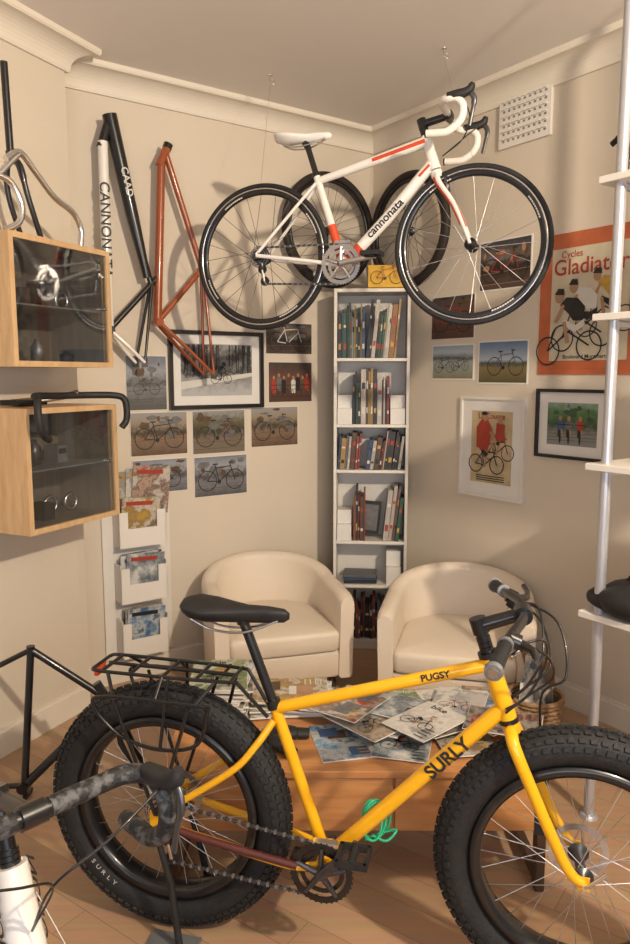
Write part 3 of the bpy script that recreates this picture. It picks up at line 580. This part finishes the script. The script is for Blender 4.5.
# ---------------------------------------------------------------- display cabinets
def cabinet(z0,z1,s0,s1,items):
    mb=MB();x0,x1=-s1,-s0;t=.016;D=-.33
    mb.bb((x0,D,z0),(x1,0,z0+t),BIRCH);mb.bb((x0,D,z1-t),(x1,0,z1),BIRCH);mb.bb((x0,D,z0+t),(x0+t,0,z1-t),BIRCH);mb.bb((x1-t,D,z0+t),(x1,0,z1-t),BIRCH)
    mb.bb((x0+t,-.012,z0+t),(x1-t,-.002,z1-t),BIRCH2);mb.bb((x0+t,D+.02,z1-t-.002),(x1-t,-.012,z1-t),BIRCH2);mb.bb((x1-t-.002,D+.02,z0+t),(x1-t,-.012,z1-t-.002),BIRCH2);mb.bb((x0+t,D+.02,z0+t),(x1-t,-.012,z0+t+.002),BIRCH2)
    f=.022
    for a,b in (((x0,D-.016,z0),(x1,D-.001,z0+f)),((x0,D-.016,z1-f),(x1,D-.001,z1)),((x0,D-.016,z0+f),(x0+f,D-.001,z1-f)),((x1-f,D-.016,z0+f),(x1,D-.001,z1-f))): mb.bb(a,b,BIRCH)
    mb.fpoly([(x0+f,z0+f),(x1-f,z0+f),(x1-f,z1-f),(x0+f,z1-f)],D-.008,GLASS)
    mb.cyl((x1-f-.03,D-.03,(z0+z1)/2),(x1-f-.03,D-.009,(z0+z1)/2),.008,SIL,12)
    zm=(z0+z1)/2-.01;mb.bb((x0+t,-.29,zm),(x1-t,-.013,zm+.006),GRY)
    r=random.Random(items)
    for lev in (z0+t+.002,zm+.006):
        x=x0+.05
        while x<x1-.09:
            w=r.uniform(.035,.07);h=r.uniform(.05,.12);c=r.choice([BLKM,DST,GRY,GRY,BLKM,DST]);k=r.random()
            yy=r.uniform(-.2,-.1)
            if k<.4: mb.bb((x,yy-.04,lev),(x+w,yy+.04,lev+h),c);mb.bb((x+.006,yy-.0406,lev+h*.5),(x+w-.006,yy-.04,lev+h*.8),r.choice([A_gry,A_brn,A_blk]))
            elif k<.75: mb.lathe((x+w/2,yy,lev),[(0,0),(w*.45,0),(w*.45,h*.7),(w*.2,h*.85),(w*.2,h),(0,h)],c,16,'z')
            else: mb.torus((x+w/2,yy,lev+.045),.035,.008,SIL,24,8)
            x+=w+r.uniform(.03,.08)
    return mb.build('display_cabinet',ML)
cabinet(1.69,2.185,.15,.70,1);cabinet(1.035,1.53,.14,.665,2)
mb=MB();q=lambda s,z,y=-.2:(-s,y,z)
mb.tube([q(.53,2.50),q(.54,2.84)],.0145,BLK,14);mb.tube([q(.525,2.52),q(.52,2.48)],[.022,.024],BLK,14)
for s in (-1,1): mb.tube(cat([q(.52,2.49),q(.52,2.46,-.2+s*.035),q(.50,2.35,-.2+s*.05),q(.44,2.197,-.2+s*.05)],5),[.014]*8+[.011]*8,BLK,10)
mb.build('bicycle_fork',ML)
mb=MB();mb.tube(cat([q(.62,2.46,-.27),q(.55,2.50,-.27),q(.47,2.44,-.27),q(.38,2.37,-.27),q(.28,2.33,-.27),q(.235,2.27,-.27),q(.24,2.20,-.27)],6),.0125,SIL,12)
mb.tube(cat([q(.64,2.40,-.25),q(.59,2.38,-.26),q(.555,2.31,-.27),q(.57,2.24,-.27),q(.63,2.20,-.26)],6),.0125,SIL,12);mb.tube([q(.55,2.50,-.27),q(.64,2.40,-.25)],.012,SIL,12);mb.build('handlebar',ML)
mb=MB();P=cat([q(.60,1.41,-.40),q(.655,1.44,-.42),q(.67,1.51,-.42),q(.64,1.565,-.39),q(.56,1.575,-.30),q(.4,1.572,-.26),q(.25,1.572,-.29),q(.17,1.57,-.36),q(.14,1.555,-.39),q(.135,1.51,-.40),q(.14,1.46,-.40),q(.16,1.43,-.39)],6)
mb.tube(P,.0145,BLKM,12);mb.tube(cat([q(.5,1.547,-.1),q(.35,1.56,-.2),q(.3,1.585,-.28)],5),.012,SIL,10);mb.box(q(.45,1.545,-.12),(.16,.1,.022),BLKM);mb.build('handlebar',ML)
# ---------------------------------------------------------------- cover materials
mc=[]
for i,(cs,s) in enumerate([([(.10,.12,.14),(.22,.25,.27),(.40,.42,.42),(.60,.58,.54)],14),([(.55,.52,.47),(.60,.57,.52),(.24,.25,.27),(.45,.42,.4)],9),([(.34,.06,.035),(.42,.32,.25),(.16,.10,.08),(.5,.45,.4)],11),([(.06,.12,.24),(.2,.3,.4),(.5,.5,.48),(.10,.14,.18)],12),([(.08,.15,.06),(.26,.28,.14),(.5,.5,.45),(.12,.14,.08)],12),([(.04,.035,.035),(.12,.10,.09),(.30,.26,.22),(.06,.05,.05)],16),([(.42,.28,.06),(.28,.17,.07),(.55,.5,.4),(.2,.14,.10)],10),([(.62,.60,.56),(.5,.48,.45),(.62,.6,.56),(.3,.3,.3)],10),([(.20,.14,.09),(.40,.33,.25),(.26,.27,.26),(.5,.46,.4)],14)]):
    mc.append(rampmat('magazine_cover_%d'%i,cs,s))
# ---------------------------------------------------------------- magazine rack on the wall
mb=MB();mb.bb((-1.82,-.015,.14),(-1.44,0,1.03),WHTM);rk=random.Random(9)
def cover(mb,x,y,z,w,h,m,tilt,lean=.08):
    R_=Matrix.Translation((x,y,z))@Matrix.Rotation(tilt,4,'Y')@Matrix.Rotation(lean,4,'X');mb.M=R_
    mb.box((0,0,0),(w,.005,h),m);mb.fpoly([(-w*.4,h*.33),(w*.3,h*.33),(w*.3,h*.42),(-w*.4,h*.42)],-.0029,rk.choice([A_red,A_wht,A_yel,A_blk,A_blu]));mb.M=Matrix.Identity(4)
for k,z in enumerate((.80,.50,.20)):
    mb.bb((-1.76,-.10,z-.04),(-1.50,-.015,z-.03),WHTM);mb.bb((-1.76,-.105,z-.04),(-1.50,-.10,z+.06),WHTM)
    for x in (-1.76,-1.505): mb.bb((x,-.105,z-.04),(x+.005,-.015,z+.17),WHTM)
    for x in (-1.76,-1.55): mb.bb((x,-.105,z+.06),(x+.05,-.10,z+.15),WHTM)
    for i in range(4): cover(mb,-1.63+rk.uniform(-.015,.015),-.035-i*.016,z+.10,.21,.24,mc[(i*2+k*3)%9],rk.uniform(-.06,.06))
for i in range(3): cover(mb,-1.62+i*.03,-.03-i*.012,1.03+.01*i,.21,.26,(mc[8],mc[1],mc[2])[i],-.04+.05*i)
mb.build('magazine_rack',MBK)
# ---------------------------------------------------------------- bookcase
aq=math.atan2(-.0756,.997);BM=Matrix.Translation((C.x-.0756*.52,C.y-.997*.52,0))@Matrix.Rotation(aq,4,'Z')
w=.22;dp=.24;mb=MB();TT=.018
mb.bb((-w,0,0),(-w+TT,dp,2.15),WHTM);mb.bb((w-TT,0,0),(w,dp,2.15),WHTM);mb.bb((-w+TT,dp-.008,.05),(w-TT,dp,2.15),WHTM)
SH=[.06,.40,.67,1.10,1.37,1.755];mb.bb((-w+TT,.005,2.13),(w-TT,dp-.008,2.15),WHTM)
for z in SH: mb.bb((-w+TT,.005,z-.018),(w-TT,dp-.008,z),WHTM)
mb.bb((-w+TT,.01,0),(w-TT,.03,.042),WHTM);mb.build('bookcase',BM,mods=bev(.0015,1))
bc_=[mat('book_%d'%i,c,.5,noise=.12,nscale=20) for i,c in enumerate([(.025,.025,.03),(.22,.035,.025),(.40,.36,.31),(.035,.07,.15),(.02,.02,.02),(.035,.09,.05),(.12,.12,.13),(.28,.055,.035),(.50,.46,.40),(.09,.055,.035),(.07,.11,.18),(.34,.22,.08),(.03,.03,.03),(.28,.13,.05),(.44,.41,.37),(.03,.03,.035)])]
mb=MB();rr=random.Random(5)
def row(z,hmax,x0,x1,lean=0):
    x=x0
    while x<x1-.006:
        t=rr.choice([.006,.009,.012,.016,.022,.03]);t=min(t,x1-x);h=hmax*rr.uniform(.68,1);d=rr.uniform(.14,.18);a=lean*rr.uniform(.8,1.0) if lean else 0
        y0=.012+rr.uniform(0,.025);c=rr.choice(bc_)
        cx=x+t/2+abs(math.sin(a))*h*.5
        if lean and cx+t/2+abs(math.sin(a))*h*.5>x1+.004: break
        zz=z+math.cos(a)*h/2+abs(math.sin(a))*t/2+.001
        R_=Matrix.Rotation(a,3,'Y');mb.box((cx,y0+d/2,zz),(t*.94,d,h),c,R_)
        if t>.010:
            for q_ in (.25,.7): mb.box(V((cx,y0-.0004,zz))+R_@V((0,0,h*(q_-.5))),(t*.6,.0008,h*rr.uniform(.04,.15)),rr.choice([A_wht,A_yel,A_wht,A_red,A_blk]),R_)
        x+=t/max(.6,math.cos(a))+.0006
def holder(x,z,h=.23):
    mb.bb((x,.015,z+.001),(x+.085,.19,z+h*.55),PAPER);mb.bb((x,.06,z+h*.55),(x+.085,.19,z+h),PAPER)
row(1.755,.34,-.198,-.04,0);row(1.755,.34,-.035,.19,.10)
holder(-.198,1.37,.17);row(1.37,.33,-.11,.108);holder(.112,1.37,.17)
row(1.10,.235,-.198,-.03,.08);row(1.10,.24,-.03,.2,.14)
holder(-.198,.67,.18);row(.67,.33,-.10,-.03);mb.box((0,.1,.80),(.12,.01,.2),A_blk,Matrix.Rotation(.1,3,'Y'));mb.box((0,.094,.80),(.09,.003,.16),A_gry,Matrix.Rotation(.1,3,'Y'));row(.67,.35,.075,.2,.12)
holder(.10,.40,.2)
for i in range(3): mb.box((-.06,.11,.411+i*.018),(.2,.16,.016),bc_[i*3],Matrix.Rotation(rr.uniform(-.1,.1),3,'Z'))
row(.06,.26,-.1,.12)
mb.build('books',BM)
mb=MB();mb.box((0,.0,.068),(.21,.006,.13),CARD,Matrix.Rotation(-.2,3,'X'));mb.fbike(0,.06,.11,-.018,A_blk,A_red);mb.box((0,.03,.012),(.2,.04,.02),CARD);mb.build('cycling_postcard',BM@Matrix.Translation((.08,.035,2.152)))
# ---------------------------------------------------------------- armchairs
def armchair(M,hb=.635,ha=.56,sw=.36,sd=.36):
    mb=MB();th=.085;z0=.10
    cl=[];hw=sw-th/2;r=hw;yc=sd-th/2-r*.95;L1=yc+sd
    for i in range(12): cl.append((V((-hw,-sd+L1*i/12,0)),V((-1,0,0)),0.0))
    for i in range(33):
        a=math.pi*i/32;cl.append((V((-hw*math.cos(a),yc+r*.95*math.sin(a),0)),V((-math.cos(a),math.sin(a),0)),math.sin(a)))
    for i in range(12): cl.append((V((hw,yc-L1*(i+1)/12,0)),V((1,0,0)),0.0))
    N=len(cl);rings=[]
    for i,(p,nrm,t) in enumerate(cl):
        H=ha+(hb-ha)*(t**.8 if t>0 else 0)
        if t==0: H=ha-.02*max(0,(-p.y)/sd)
        e=min(i,N-1-i);sh=[.84,.95,1][min(e,2)];hh=th/2*sh;rr_=.036;flare=.012
        def pt(o,z): return p+nrm*(o+flare*(z-z0)/.5)+V((0,0,z))
        H2=H-(1-sh)*.1
        pts=[pt(hh-.012,z0),pt(hh,z0+.012),pt(hh,z0+.2),pt(hh,H2-rr_)]
        for k in range(1,8):
            a=math.pi*k/8;pts.append(pt(hh*math.cos(a) if abs(math.cos(a))>.01 else 0,H2-rr_+rr_*math.sin(a)))
        pts+=[pt(-hh,H2-rr_),pt(-hh,z0+.2),pt(-hh,z0+.012),pt(-hh+.012,z0)]
        rings.append(pts)
    m=len(rings[0]);vs=[q_ for r_ in rings for q_ in r_]
    mb.add(vs,[(i*m+j,i*m+(j+1)%m,(i+1)*m+(j+1)%m,(i+1)*m+j) for i in range(N-1) for j in range(m)],CREAM);mb.add(rings[0],[tuple(range(m))[::-1]],CREAM,False);mb.add(rings[-1],[tuple(range(m))],CREAM,False)
    def pad(za,zb,ins,yf,rd,m_,dome=.016):
        w_=sw-th-ins;rb_=r*.95-th/2-ins;pl=[]
        for k in range(5):
            a=math.pi+ (math.pi/2)*k/4;pl.append((-w_+rd+rd*math.cos(a),yf+rd+rd*math.sin(a)))
        for k in range(1,6): pl.append((-w_+rd+(2*w_-2*rd)*k/6,yf-.006*math.sin(math.pi*k/6)))
        for k in range(5):
            a=-math.pi/2+(math.pi/2)*k/4;pl.append((w_-rd+rd*math.cos(a),yf+rd+rd*math.sin(a)))
        for k in range(17):
            a=math.pi*k/16;pl.append((w_*math.cos(a),yc+rb_*math.sin(a)))
        K=len(pl);vs=[];cx,cy=0,(yf+yc)/2+.05;lv=[(.97,za),(1,za+.012),(1,zb-.03),(.99,zb-.014),(.965,zb-.004),(.92,zb),(.7,zb+dome*.6),(.45,zb+dome*.9),(.2,zb+dome)]
        for (s_,z) in lv:
            for (x,y) in pl: vs.append((cx+(x-cx)*s_,cy+(y-cy)*s_,z))
        f_=[(i*K+j,i*K+(j+1)%K,(i+1)*K+(j+1)%K,(i+1)*K+j) for i in range(len(lv)-1) for j in range(K)];f_.append(tuple(range((len(lv)-1)*K,len(lv)*K)));mb.add(vs,f_,m_)
    pad(z0+.005,.25,-.012,-sd+.012,.01,CREAM,0);pad(.252,.355,-.012,-sd-.008,.03,CREAM)
    for sx in (-1,1):
        for sy in (-1,1): mb.tube([(sx*(sw-.09),sy*(sd-.10),z0+.01),(sx*(sw-.08),sy*(sd-.09),0)],[.022,.014],DWOOD,12)
    return mb.build('armchair',M)
armchair(place(-.245,3.93,0,16));armchair(place(.735,3.66,0,-14))
# ---------------------------------------------------------------- coffee table
mb=MB();x0,x1,y0,y1=-.49,.76,2.19,2.80
mb.bb((x0,y0-.01,.40),(x1,y1,.425),OAK);mb.bb((x0+.05,y0+.02,.21),(x1-.05,y1-.02,.3999),OAK)
xm=.25
for a,b in ((x0+.055,xm-.004),(xm+.004,x1-.055)): mb.bb((a,y0+.003,.215),(b,y0+.0199,.393),OAK);mb.cyl(((a+b)/2,y0-.012,.305),((a+b)/2,y0+.003,.305),.009,SIL,12)
for x in (x0+.019,x1-.0492):
    mb.bb((x,y0+.005,0),(x+.03,y0+.05,.3995),DWOOD);mb.bb((x,y1-.05,0),(x+.03,y1-.005,.3995),DWOOD);mb.bb((x,y0+.05,.02),(x+.03,y1-.05,.06),DWOOD);mb.bb((x,y0+.05,.2),(x+.03,y1-.05,.3995),DWOOD)
mb.build('coffee_table',mods=bev(.003,2))
mb=MB();rm=random.Random(11)
def mag(x,y,z,rot,c,w=.21,h=.28,t=.006,art=True,k=0):
    R_=Matrix.Rotation(math.radians(rot),3,'Z');mb.box((x,y,z+t*.35+.0001),(w,h,t*.7),PAPER,R_);mb.box((x,y,z+t*.85),(w-.003,h-.003,t*.25),c,R_)
    if art:
        mb.M=Matrix.Translation((x,y,z+t))@Matrix.Rotation(math.radians(rot),4,'Z')@Matrix.Rotation(-math.pi/2,4,'X')
        tc_=rm.choice([A_red,A_wht,A_yel,A_blk])
        if k%3: mb.text(rm.choice(['cycle','ride','bike','velo','road']),.04,tc_,Matrix.Translation((-.02,-.0006,h*.39))@Matrix.Rotation(math.pi/2,4,'X'))
        if k%3==0:
            for q_ in range(3):
                a,b=rm.uniform(-w*.4,w*.05),rm.uniform(-h*.42,h*.15);mb.fpoly([(a,b),(a+w*.35,b),(a+w*.35,b+h*.22),(a,b+h*.22)],-.0006-q_*.0002,rm.choice([A_gry,A_blu,A_skin,A_wht,A_brn]))
        elif k%3==1: mb.frider(-.01,-h*.16,w*.42,-.0007,A_blk,rm.choice([A_red,A_wht,A_yel,A_blu]),A_skin)
        else: mb.fbike(0,-h*.12,w*.45,-.0007,A_blk,rm.choice([A_red,A_wht,A_gry]))
        for q_ in range(4): mb.fline((w*.2,-h*.2-q_*.02),(w*.42,-h*.2-q_*.02),.005,-.0014,tc_)
        mb.M=Matrix.Identity(4)
z=.4255
for i in range(15): mag(-.35+rm.uniform(-.012,.012),2.64+rm.uniform(-.012,.012),z+i*.0088,rm.uniform(-8,8),mc[(i*4+2)%9],t=.0085,art=i==14,k=1)
for i in range(9): mag(-.09+rm.uniform(-.015,.015),2.64+rm.uniform(-.01,.01),z+i*.0078,rm.uniform(70,100),mc[(i*5+2)%9],t=.007,art=i==8)
lay=[(.09,2.37,12,3),(.30,2.36,-14,0),(.50,2.38,8,8),(.16,2.60,4,1),(.34,2.62,-8,4),(.50,2.62,12,7),(.64,2.62,-10,2),(.24,2.48,-24,7),(.42,2.47,28,5),(.60,2.48,34,3),(.18,2.43,42,8),(.52,2.55,-20,1),(.33,2.50,62,0),(.38,2.40,-48,7),(.64,2.38,70,5),(.13,2.52,-35,2)]
for i,(x,y,r_,c) in enumerate(lay): mag(x,y,z+i*.0045,r_,mc[c],w=.185,h=.25,t=.0040,k=i)
mb.build('magazines')
mb=MB()
for ox,oy,a in ((0,0,.3),(.05,.06,1.2)):
    mb.M=Matrix.Translation((ox,oy,0))@Matrix.Rotation(a,4,'Z');mb.ell((0,0,.02),.035,.045,.02,BLKM)
    for k in range(4): mb.tube([(-.024+k*.016,.03,.02),(-.026+k*.018,.07,.018),(-.026+k*.018,.085,.010)],[.009,.009,.008],BLKM,8)
    mb.tube([(.03,0,.018),(.05,.03,.012)],[.009,.008],BLKM,8);mb.tube([(0,-.035,.018),(0,-.075,.018)],[.027,.024],BLKM,12,fy=1,fx=.6)
mb.build('cycling_gloves',place(-.12,2.32,.4275,20))
# ---------------------------------------------------------------- black frame standing on floor
mb=MB();A=(-1.12,2.80,.585)
for a,b,r_ in ((A,(-.86,2.84,.38),.015),(A,(-1.14,2.72,.06),.015),((-.84,2.84,.34),(-1.14,2.72,.06),.018),(A,(-1.36,2.76,.47),.011),((-1.14,2.72,.06),(-1.38,2.74,.04),.011),((-1.36,2.76,.47),(-1.40,2.74,.04),.008),((-.88,2.84,.43),(-.80,2.85,.28),.020),(A,(-1.12,2.80,.60),.017)): mb.tube([a,b],r_,BLK,10)
mb.cyl((-1.14,2.69,.06),(-1.14,2.75,.06),.022,BLK,14)
for s in (-1,1): mb.tube([(-.80,2.85+s*.02,.30),(-.78,2.85+s*.05,.2),(-.70,2.85+s*.05,.008)],[.014,.012,.009],BLK,10)
mb.tube([(-1.14,2.66,.01),(-1.14,2.78,.01)],.01,BLK,8);mb.cyl((-1.14,2.72,.06),(-1.14,2.72,.01),.01,BLK,8)
mb.build('black_bicycle_frame')
# ---------------------------------------------------------------- shelving unit
SM=frame(V((1.02,2.60,0)),eR)
mb=MB()
for x in (0,.86):
    for y in (.02,.36): mb.cyl((x,y,0),(x,y,CH),.019,POLE,20);mb.lathe((x,y,0),[(0,.015),(.03,.015),(.035,0)],POLE,18,'z')
for z in (.80,1.345,1.87,2.33):
    mb.bb((-.06,-.02,z-.024),(.92,.40,z),WHTM)
    for x in (0,.86): mb.box((x,.19,z-.037),(.02,.36,.02),POLE)
mb.build('shelving_unit',SM,mods=bev(.002,1))
mb=MB();mb.ell((0,0,.066),.19,.14,.066,BLKM);mb.ell((-.12,-.04,.047),.11,.10,.046,BLKM);mb.ell((.12,.04,.071),.12,.1,.07,BLKM);mb.ell((-.03,-.10,.061),.12,.07,.06,BLKM);mb.tube(cat([(-.12,-.02,.07),(-.05,-.03,.16),(.05,-.02,.16),(.12,0,.08)],6),.008,BLKM,8);mb.build('black_bag',SM@Matrix.Translation((.15,.12,.80)))
mb=MB();mb.tube(cat([(0,0,.0),(0,0,.05),(.02,0,.09),(-.02,0,.13),(-.05,0,.12)],5),[.02]*6+[.014]*11+[.01]*4,BLKM,10);mb.tube([(.02,0,.07),(.07,0,.1),(.09,0,.02)],.008,DST,8);mb.lathe((0,0,0),[(0,0),(.03,0),(.03,.01),(0,.012)],BLKM,16,'z');mb.build('brake_lever',SM@Matrix.Translation((-.02,.06,2.331)))
mb=MB()
for i,(x,h,c) in enumerate(((.12,.16,A_yel),(.2,.2,BLKM),(.3,.12,SIL),(.4,.22,A_red))): mb.lathe((x,.1,0),[(0,0),(.035,0),(.035,h*.7),(.015,h*.85),(.015,h),(0,h)],c,18,'z')
mb.build('water_bottles',SM@Matrix.Translation((.1,.05,1.871)))
mb=MB()
for i,(x,h,c) in enumerate(((.10,.10,BLKM),(.24,.14,PAPER),(.38,.12,A_blk))): mb.bb((x,.05,0),(x+.11,.25,h),c);mb.bb((x+.02,.049,h*.3),(x+.09,.0495,h*.7),A_wht)
mb.build('storage_boxes',SM@Matrix.Translation((.05,.03,1.346)))
# ---------------------------------------------------------------- basket
mb=MB();n=40
for k in range(14):
    z=.012+k*.02;R_=.09+.022*(k/13);mb.tube([V(((R_+.004*(1 if (i+k)%2 else -1))*math.cos(2*math.pi*i/n),(R_+.004*(1 if (i+k)%2 else -1))*math.sin(2*math.pi*i/n),z)) for i in range(n)],.0095,BASK,6,True)
mb.lathe((0,0,0),[(0,.012),(.09,.012)],BASK,24,'z');mb.torus((0,0,.29),.114,.011,BASK,40,8,'z')
rb=random.Random(5)
for i in range(20):
    a=rb.uniform(0,6.28);d=rb.uniform(0,.055);mb.box((d*math.cos(a),d*math.sin(a),.31+rb.uniform(-.05,.12)),(.08,.010,.14),rb.choice([mc[8],PAPER,A_skin,mc[3],mc[7],mc[1]]),Matrix.Rotation(rb.uniform(0,3),3,'Z')@Matrix.Rotation(rb.uniform(-.6,.6),3,'X'))
mb.build('wicker_basket',place(.95,3.04,0))
# ---------------------------------------------------------------- light & camera
w_=bpy.data.worlds.new('daylight');sc.world=w_;w_.use_nodes=True;bg=w_.node_tree.nodes['Background'];bg.inputs[0].default_value=(.86,.88,1.0,1);bg.inputs[1].default_value=.26
def area(name,loc,tgt,sx,sy,e,col):
    l=bpy.data.lights.new(name,'AREA');l.shape='RECTANGLE';l.size=sx;l.size_y=sy;l.energy=e;l.color=col;o=bpy.data.objects.new(name,l);sc.collection.objects.link(o);o.location=loc
    o.rotation_euler=(V(tgt)-V(loc)).to_track_quat('-Z','Y').to_euler();return o
area('window_light',(1.75,.0,2.95),(-.3,4.0,2.4),.13,.11,135,(1.0,.84,.64))
area('rear_fill',(.2,-1.0,1.5),(.0,3.6,3.1),3.0,1.2,50,(.95,.95,1.0))  # fill lamp added behind the camera, aimed up to brighten the ceiling
cd=bpy.data.cameras.new('camera');cd.sensor_fit='HORIZONTAL';cd.sensor_width=36;cd.lens=36*740/630;cam=bpy.data.objects.new('camera',cd);sc.collection.objects.link(cam)
cam.location=(0,0,1.66);cam.rotation_euler=(math.radians(82.5),0,0);sc.camera=cam
